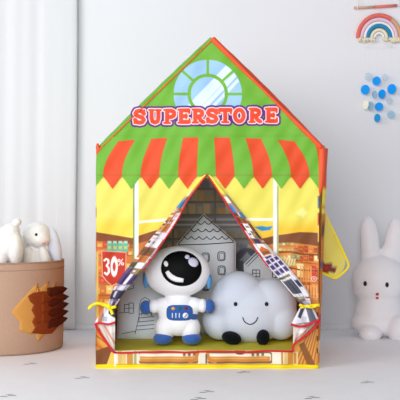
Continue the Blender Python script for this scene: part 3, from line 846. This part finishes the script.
Y3 = .50
h3, b3 = pillow('house_pillow', 'small pale house pillow with cross-paned windows behind the cloud plush', [(268, 240), (291, 264), (289, 334), (246, 334), (244.3, 264.3)], Y3, .04, M_pillow, MT)
T = Tubes(); seam_line(T, [(246, 264.5), (267.5, 243)], b3, .0022, fallback=Y3); seam_line(T, [(247.5, 266.5), (268, 246)], b3, .0014, fallback=Y3); seam_line(T, [(289, 264.5), (268, 243)], b3, .0022, fallback=Y3)
T.build('roof_stitching', M_grayink, h3)
for cx, cy in ((256.2, 273.3), (276, 274)):
    T = Tubes(); seam_line(T, [(cx - 3.6, cy - 3.4), (cx + 3.6, cy - 3.4), (cx + 3.6, cy + 3.4), (cx - 3.6, cy + 3.4)], b3, .0018, closed=True, fallback=Y3)
    seam_line(T, [(cx, cy - 3.4), (cx, cy + 3.4)], b3, .0014, fallback=Y3); seam_line(T, [(cx - 3.6, cy), (cx + 3.6, cy)], b3, .0014, fallback=Y3)
    T.build('window_stitching', M_grayink, h3)

# ------------------------------------------------------------------ astronaut plush
YA = .19
def E(px, py, rx, ry, rd, Y=YA, dy=0.0, roll=0.0):
    s = S(Y); c = W(px, py, Y); c.y += dy
    return (c, (rx * s, rd, ry * s), (0, -roll, 0))
astro = thing('astronaut_plush', 'white and blue astronaut plush toy with a black visor sitting in the tent opening', 'plush toy', (W(178, 340, YA).x, YA, MT))
body, ba = blob('body', [
    E(177.3, 271.8, 33.2, 25.6, .085), E(177.3, 277, 31, 20, .08),
    E(178, 312, 20, 17, .055), E(178, 322, 19.5, 14, .055), E(178, 301, 15, 8, .05),
    E(162, 305, 11, 7.2, .038, roll=.25), E(194, 304.5, 10.5, 7.2, .038, roll=-.2), E(154, 306.4, 5.5, 7, .036), E(202.5, 305.6, 5, 7, .036),
    E(165.5, 328, 10.5, 12, .05), E(190, 328, 10.5, 12, .05),
], M_white, astro, voxel=.0035, smooth=5)
ell('hand', *E(145.8, 307.4, 6, 7.2, .034)[:2], M_blue, astro); ell('hand', *E(209.4, 306.4, 5.6, 7.2, .034)[:2], M_blue, astro)
for x in (163, 191.8):
    ell('foot', *E(x, 338, 9.8, 6.4, .055, dy=-.012)[:2], M_blue, astro)
ell('ear_pad', *E(145.8, 279, 3.2, 9.5, .03)[:2], M_cyan, astro); ell('ear_pad', *E(209.2, 281, 3.0, 8, .03)[:2], M_cyan, astro)
v = patch('visor', oval(181.3, 268.6, 20.3, 17.4, .12, 48), (181.3, 268.6), ba, M_visor, astro, th=.003, rings=10, dome=.004)
bv = ba
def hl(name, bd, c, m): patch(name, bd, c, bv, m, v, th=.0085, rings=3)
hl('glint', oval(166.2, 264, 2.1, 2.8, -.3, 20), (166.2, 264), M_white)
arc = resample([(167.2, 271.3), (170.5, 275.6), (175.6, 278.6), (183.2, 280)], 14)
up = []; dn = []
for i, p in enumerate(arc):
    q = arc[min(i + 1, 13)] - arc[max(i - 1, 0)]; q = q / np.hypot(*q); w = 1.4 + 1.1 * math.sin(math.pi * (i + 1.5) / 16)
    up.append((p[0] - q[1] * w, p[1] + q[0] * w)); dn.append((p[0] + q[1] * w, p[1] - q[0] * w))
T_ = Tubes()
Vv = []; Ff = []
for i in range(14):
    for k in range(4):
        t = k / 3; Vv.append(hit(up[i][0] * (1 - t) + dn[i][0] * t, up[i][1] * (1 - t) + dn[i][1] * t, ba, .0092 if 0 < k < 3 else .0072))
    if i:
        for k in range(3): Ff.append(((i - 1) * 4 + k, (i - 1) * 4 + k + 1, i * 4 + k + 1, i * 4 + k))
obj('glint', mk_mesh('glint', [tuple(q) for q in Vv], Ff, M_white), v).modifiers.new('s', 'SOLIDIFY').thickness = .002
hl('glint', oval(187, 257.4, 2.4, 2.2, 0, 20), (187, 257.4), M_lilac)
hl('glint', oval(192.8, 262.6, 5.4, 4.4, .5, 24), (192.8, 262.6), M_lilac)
pn = patch('control_panel', rrect(179.6, 312.8, 13, 7.9, 3.6, 40), (179.6, 312.8), ba, M_blue, astro, th=.004, rings=6)
patch('panel_lever', rrect(194, 316.8, 4.4, 2.9, 2.6, 24), (194, 316.8), ba, M_blue, pn, th=.004, rings=3)
for cx, c in ((173.2, (238, 160, 60)), (179.4, (40, 96, 70)), (185.6, (120, 36, 50))):
    patch('button', oval(cx, 308.6, 1.9, 1.7, 0, 18), (cx, 308.6), ba, mat('button_%d' % c[0], c, .6), pn, th=.0062, rings=2)
T = Tubes()
for x in (172.6, 176, 179.3): seam_line(T, [(x, 313), (x, 317.6)], ba, .0022, lift=.005)
T.build('panel_stripes', M_white, pn)
patch('dial', oval(185.3, 315.4, 3, 3, 0, 20), (185.3, 315.4), ba, M_white, pn, th=.006, rings=2)
T = Tubes(); seam_line(T, [(184, 316.8), (186.6, 314)], ba, .0016, lift=.0068); T.build('dial_mark', M_blue, pn)

# ------------------------------------------------------------------ cloud plush
YC = .29
cloud = thing('cloud_plush', 'pale blue-grey smiling cloud plush with black feet beside the astronaut', 'plush toy', (W(251, 345, YC).x, YC, MT))
def EC(px, py, rx, ry, rd, dy=0.0): return E(px, py, rx, ry, rd, YC, dy)
cb, bc = blob('body', [EC(238.5, 296.5, 27.5, 25.5, .074), EC(271.5, 303, 25.5, 25, .074), EC(220.5, 320, 18.5, 20, .072), EC(281, 318.5, 17.5, 21.5, .072), EC(250, 317, 40, 25.5, .082), EC(222, 303, 12, 17, .06), EC(253, 304, 36, 22, .08)], M_cloud, cloud, voxel=.0045, smooth=22)
for x, y in ((235.6, 304), (266.5, 304)):
    patch('eye', oval(x, y, 1.9, 2.1, 0, 18), (x, y), bc, M_ink, cloud, th=.004, rings=3, dome=.002)
T = Tubes(); seam_line(T, [tuple(p) for p in resample([(242.6, 317.2), (244.6, 321.6), (250, 324.4), (255.4, 321.8), (257.8, 317.2)], 14)], bc, .0024); T.build('mouth', M_ink, cloud)
for x, y, rx, ry, ro in ((231.5, 338, 10, 6.6, -.25), (263, 337.4, 6.6, 8, -.15)):
    c, r, rt = E(x, y, rx, ry, .042, YC - .085, 0, ro)
    ell('foot', c, r, M_blackplush, cloud, rt)

# ------------------------------------------------------------------ felt basket with hedgehog
BX, BY, BR, BH = W(5, 300, .57).x, .57, .282, .419
bk = thing('felt_basket', 'beige felt storage basket with hedgehog applique beside the curtain', 'basket', (BX, BY, 0))
prof = [(0, .002), (BR * .96, .002), (BR * .982, .012), (BR * .99, .1), (BR * .996, .25), (BR, BH - .004), (BR - .003, BH), (BR - .009, BH), (BR - .012, BH - .004), (BR * .95, .1), (BR * .93, .02), (0, .018)]
nseg = 128; V = []; Fc = []
for r, z in prof:
    for k in range(nseg):
        a = 2 * math.pi * k / nseg; w_ = 1 + .004 * math.sin(a * 5) * z / BH
        V.append((BX + r * w_ * math.cos(a), BY + r * w_ * math.sin(a), z))
for i in range(len(prof) - 1):
    for k in range(nseg): Fc.append((i * nseg + k, i * nseg + (k + 1) % nseg, (i + 1) * nseg + (k + 1) % nseg, (i + 1) * nseg + k))
me = mk_mesh('basket_body', V, Fc, M_felt)
bb = BVHTree.FromPolygons([Vector(q) for q in V], Fc)
obj('basket_body', me, bk)
T = Tubes(); T.add([(BX + (BR + .0008) * math.cos(a), BY + (BR + .0008) * math.sin(a), BH - .03) for a in np.linspace(0, 2 * math.pi, 96, endpoint=False)], .0016, 6, closed=True)
T.build('rim_stitching', mat('felt_stitch', (166, 134, 112), .9), bk)
T = Tubes(); T.add([(BX + (BR - .004) * math.cos(a), BY + (BR - .004) * math.sin(a), BH) for a in np.linspace(0, 2 * math.pi, 96, endpoint=False)], .0055, 8, closed=True)
T.build('rim_edge', mat('felt_rim', (164, 132, 112), .9, bump=.3, bscale=300), bk)
tanp = [(11.5, 312), (17, 305), (20, 301.5), (27, 294), (37.6, 282.6), (37.4, 290.5), (49, 281), (46.6, 291), (56.2, 281.6), (53.8, 292), (60, 288), (57, 300), (57, 326), (50, 333), (46, 333), (38, 341.5), (35.6, 334), (29, 334), (19, 330.5), (20, 322), (15.5, 318)]
def dens(b, k=4):
    o = []
    for i in range(len(b)):
        a, c = b[i], b[(i + 1) % len(b)]
        for j in range(k): o.append((a[0] + (c[0] - a[0]) * j / k, a[1] + (c[1] - a[1]) * j / k))
    return o
hh = patch('hedgehog_applique', dens(tanp), (38, 311), bb, M_tan, bk, th=.004, rings=8)
brp = [(27.5, 296), (33, 292.6), (44, 291), (52, 293), (58, 297), (59, 312), (58, 326), (51, 333.5), (41, 334), (31, 333), (34.6, 327.6), (31.6, 321.6), (34.2, 316.2), (31, 310), (33.2, 304.6), (29.6, 301.4)]
patch('hedgehog_coat', dens(brp), (45, 312), bb, M_brown, hh, th=.008, rings=8)
def spine(b0, b1, tip, m, lift):
    """one felt flap: wide sewn root, free pointed tip"""
    n = 7; V = []
    p0, p1 = hit(*b0, bb, .009), hit(*b1, bb, .009)
    tp = hit(min(tip[0], 62), tip[1], bb, lift, .57)
    if tip[0] > 62: tp = tp + Vector(((tip[0] - 62) * .0046, 0, 0))
    for i in range(n):
        t = i / (n - 1); c = p0.lerp(p1, .5)
        for q in (p0, p1):
            V.append(q.lerp(c, t ** 2.4).lerp(tp - c + q.lerp(c, t ** 2.4), t) if True else q + Vector((0, -.007 * math.sin(math.pi * t), 0)))
    Fc = [(2 * i, 2 * i + 1, 2 * i + 3, 2 * i + 2) for i in range(n - 1)]
    o = obj('spine', mk_mesh('spine', V, Fc, m), hh); s = o.modifiers.new('s', 'SOLIDIFY'); s.thickness = .004
rs = random.Random(4)
for y in (299, 309, 318.5): spine((41, y - 4.5), (41, y + 4.5), (50.5, y - 1), M_brown, .014)
for y in (293, 303.5, 313.5, 323.5): spine((46.5, y - 5.2), (46.5, y + 5.2), (58, y - 2.5 + rs.uniform(-1, 1)), M_dbrown, .018)
for y in (292, 299, 307.5, 315, 322.5): spine((53, y - 5), (53, y + 5), (64.6 + rs.uniform(-1.4, .6), y - 3.5 + rs.uniform(-1.2, 1.2)), M_dbrown, .022)

# plush rabbits in the basket
YB = .67
def EB(px, py, rx, ry, rd, dy=0.0, roll=0.0, Y=YB): return E(px, py, rx, ry, rd, Y, dy, roll)
r1 = thing('rabbit_plush', 'white lop-eared rabbit plush looking over the basket rim', 'plush toy', (W(38, 260, YB).x, YB, .02))
sB = S(YB); lowz = .02
cbl = W(38, 262, YB); 
rb, br1 = blob('body', [EB(37.5, 234.5, 13.8, 12.6, .062, dy=-.02), EB(41, 239, 10.5, 8.5, .05, dy=-.04), EB(37, 262, 15.5, 17, .07), ((cbl.x, YB, .2), (.08, .075, .19)), EB(29, 256, 6, 10, .03, dy=-.05, roll=-.2), EB(46, 256, 5.5, 10, .03, dy=-.05, roll=.25)], M_bunny, r1, voxel=.005, smooth=5)
c, r, rt = EB(54.6, 245.5, 6.6, 19, .026, dy=-.01, roll=.22); ell('ear', c, r, M_earshade, r1, rt)
c, r, rt = EB(26.5, 240, 4.4, 14, .022, dy=.03, roll=-.2); ell('ear', c, r, M_bunny, r1, rt)
patch('eye', oval(36.2, 234.6, 1.4, 1.5, 0, 16), (36.2, 234.6), br1, M_dot, r1, th=.003, rings=3, dome=.003)
patch('nose', oval(43.6, 243.2, 1.7, 1.2, 0, 16), (43.6, 243.2), br1, M_pink, r1, th=.002, rings=3, dome=.002)
r2 = thing('rabbit_plush', 'rounded white plush toy turned away beside the lop-eared rabbit in the basket', 'plush toy', (W(4, 260, .54).x, .54, .02))
c2 = W(0, 262, .54)
blob('body', [EB(6, 246, 18.5, 19.5, .08, Y=.54), EB(-8, 243, 17, 19, .08, Y=.54), EB(17, 250, 8, 17, .05, Y=.54, dy=-.03), EB(11, 231, 9, 8, .05, Y=.54), ((c2.x, .54, .2), (.08, .08, .19)), EB(4, 258, 7, 8, .03, Y=.54, dy=-.07)], M_bunny, r2, voxel=.005, smooth=5)
c, r, rt = EB(16.6, 222.6, 5, 4.2, .024, Y=.54, roll=.5); ell('tail', c, r, M_bunny, r2, rt)

# ------------------------------------------------------------------ white rabbit lamp
YR = .95
lamp = thing('rabbit_lamp', 'white upright-eared rabbit night lamp sitting on the floor near the wall', 'lamp', (W(379, 336, YR).x, YR, 0))
def ER(px, py, rx, ry, rd, dy=0.0, roll=0.0): return E(px, py, rx, ry, rd, YR, dy, roll)
lb, bl = blob('body', [ER(379, 280, 27.4, 25, .115), ER(379, 287, 26.5, 18, .11), ER(379, 313, 24.5, 22, .11), ER(379, 322, 28, 15.5, .12), ER(379, 303, 22, 14, .1),
    ER(370.2, 244, 9.6, 28, .042, dy=.01, roll=.03), ER(368.8, 232, 8.8, 16, .04, dy=.01), ER(371.5, 256, 10.5, 14, .042, dy=.01), ER(394.5, 246, 10.4, 28, .042, dy=.01, roll=-.1), ER(397, 233, 9.6, 15.5, .04, dy=.01), ER(390.5, 256, 10.5, 14, .042, dy=.01),
    ER(367.5, 331, 11.5, 9.5, .07, dy=-.085), ER(395, 327.5, 12, 14.5, .075, dy=-.11)], M_lamp, lamp, voxel=.005, smooth=12)
for x, y in ((365.2, 283.6), (387, 284.8)): patch('eye', oval(x, y, 1.75, 2.5, 0, 20), (x, y), bl, M_dot, lamp, th=.002, rings=4, dome=.003)
patch('nose', rrect(377.3, 294.2, 1.7, 1.4, 2.4, 20), (377.3, 294.2), bl, M_rnose, lamp, th=.002, rings=3, dome=.002)
patch('mouth', rrect(377.2, 298, 1.6, 1.1, 2.2, 20), (377.2, 298), bl, M_rnose, lamp, th=.002, rings=3, dome=.001)

# ------------------------------------------------------------------ rainbow wall hanging
YH = WY - .018; sH = S(YH)
rw = thing('rainbow_wall_hanging', 'corded rainbow wall hanging on a coral dowel', 'wall hanging', W(379, 37, YH))
def arch(name, R, w, m, a0=0, a1=180, y=YH):
    T = Tubes(); pts = []
    for i in range(41):
        a = math.radians(a1 + (a0 - a1) * i / 40)
        e = 36.5 + (1.2 if True else 0)
        pts.append(W(379.2 + R * math.cos(a), e - R * 1.06 * math.sin(a), y))
    T.add(pts, w * sH, 12); return T.build(name, m, rw)
arch('coral_band', 21.2, 2.05, M_coral, 55, 180); arch('tan_band', 21.2, 2.0, M_gold, -2, 56)
arch('pink_band', 17.4, 1.75, M_rpink); arch('white_band', 14.2, 1.4, M_rwhite); arch('blue_band', 11.4, 1.95, M_rblue); arch('cream_band', 7.4, 1.7, M_cream); arch('inner_band', 4.4, 1.2, M_rwhite)
def tassel(px):
    T = Tubes(); r = random.Random(int(px))
    for k in range(26):
        x = px + r.uniform(-8, 8); yb = 41.6 + r.uniform(-1.8, 1.8) - abs(x - px) * .12
        x2 = x + r.uniform(-1.6, 1.6)
        T.add([W(x, 37, YH + r.uniform(-.006, .006)), W((x + x2) / 2 + r.uniform(-.6, .6), 39.5, YH - .004), W(x2, yb, YH + r.uniform(-.004, .004))], [.0045, .005, .0035], 6)
    return T.build('tassel', M_cream if True else None, rw)
tassel(366.5); tassel(391.5)
T = Tubes(); T.add([W(354, 7.8, YH), W(375, 6.8, YH)], 1.25 * sH, 12); T.build('dowel', M_wood, rw)
T = Tubes(); T.add([W(375, 6.8, YH), W(397, 5.4, YH)], 1.4 * sH, 12); T.build('dowel_sleeve', M_dowel, rw)
T = Tubes(); T.add([W(357.5, 9.6, YH - .009), W(357.6, 6, YH - .009), W(358.6, -2, YH), W(378, -60, YH + .012)], .0022, 6); T.add([W(378, -60, YH + .012), W(398, -2, YH), W(399, 6, YH)], .0022, 6)
T.add([W(379, 7, YH), W(379.2, 15, YH)], .0012, 6); T.build('cord', M_rwhite, rw)

# ------------------------------------------------------------------ hanging translucent discs
mo = thing('disc_mobile', 'hanging mobile of blue and pale translucent discs below the rainbow', 'mobile', W(379, 100, WY - .03))
DB = (16, 158, 246)
M_d1 = mat('blue_disc', DB, .65, spec=.15); M_d2 = mat('mid_blue_disc', (40, 160, 226), .65, spec=.15)
M_d3 = mat('pale_blue_disc', (160, 208, 230), .3, alpha=.5); M_d4 = mat('faint_blue_disc', (190, 218, 232), .3, alpha=.3); M_d5 = mat('cream_disc', (255, 255, 232), .3)
strands = {}
for px, py, rx, ry, m in ((376.5, 81, 4.0, 4.5, M_d1), (365.2, 89.6, 4.3, 4.8, M_d1), (391.8, 89, 4.3, 5, M_d1), (382, 94, 3.5, 4.6, M_d1), (379, 106.6, 4.1, 4.2, M_d1), (377.3, 118, 3, 4.2, M_d2),
                          (391, 114.6, 3.7, 4, M_d3), (374.6, 94.6, 2.4, 4, M_d3), (368.5, 76.6, 3.6, 4.2, M_d4), (385, 77, 3, 3.4, M_d4), (365.6, 104.6, 2.9, 4.8, M_d5), (370.4, 106, 3, 4.6, M_d3), (389.4, 101, 3, 3.4, M_d4)):
    Yd = WY - .03; R = ry * sH; tw = math.acos(min(1, rx / ry)); c = W(px, py, Yd)
    bm = bmesh.new()
    Mx = Matrix.Translation(c) @ Matrix.Rotation(-(tw + math.atan((px - 200) / F)), 4, 'Z') @ Matrix.Rotation(math.pi / 2, 4, 'X')
    bmesh.ops.create_cone(bm, cap_ends=True, segments=40, radius1=R, radius2=R, depth=.0016, matrix=Mx)
    me = bpy.data.meshes.new('disc'); bm.to_mesh(me); bm.free(); me.materials.append(m); obj('disc', me, mo)
    T = Tubes(); T.add([c + Vector((0, 0, R)), W(px, 47, Yd)], .0003, 5); T.build('thread', mat('clear_thread', (236, 236, 240), .3, alpha=.06), mo)
T = Tubes(); T.add([W(364, 47, WY - .03), W(393, 47, WY - .03)], .0006, 6); T.add([W(364, 47, WY - .03), W(379, 41, WY - .008), W(393, 47, WY - .03)], .0006, 6); T.build('hanger_rod', M_wall, mo)

# ------------------------------------------------------------------ light and camera
def area(name, loc, target, size, energy, color=(1, 1, 1)):
    l = bpy.data.lights.new(name, 'AREA'); l.energy = energy; l.size = size; l.shape = 'SQUARE'; l.color = color
    o = bpy.data.objects.new(name, l); COL.objects.link(o); o.location = loc
    o.rotation_euler = (Vector(target) - Vector(loc)).to_track_quat('-Z', 'Y').to_euler()
    return o
area('window_daylight', (-3.6, -3.0, 2.1), (0.1, .5, .55), 2.6, 138, (1, .985, .97))
area('front_fill_light', (-.7, -5.2, 1.75), (0.0, .4, .5), 2.4, 175, (.96, .98, 1))  # fill lamp added behind the camera to brighten the tent front and toys
w = bpy.data.worlds.new('room_light'); SC.world = w; w.use_nodes = True
w.node_tree.nodes['Background'].inputs[0].default_value = (.86, .91, 1, 1); w.node_tree.nodes['Background'].inputs[1].default_value = .45
cam = bpy.data.cameras.new('camera'); cam.sensor_width = 36; cam.lens = 36 * F / 400; cam.clip_start = .1; cam.clip_end = 50
co = bpy.data.objects.new('camera', cam); COL.objects.link(co); co.location = CAM; co.rotation_euler = (math.pi / 2, 0, 0); SC.camera = co
vs = SC.view_settings; vs.view_transform = 'Standard'; vs.look = 'None'; vs.gamma = 1; vs.use_curve_mapping = False; vs.exposure = -0.1
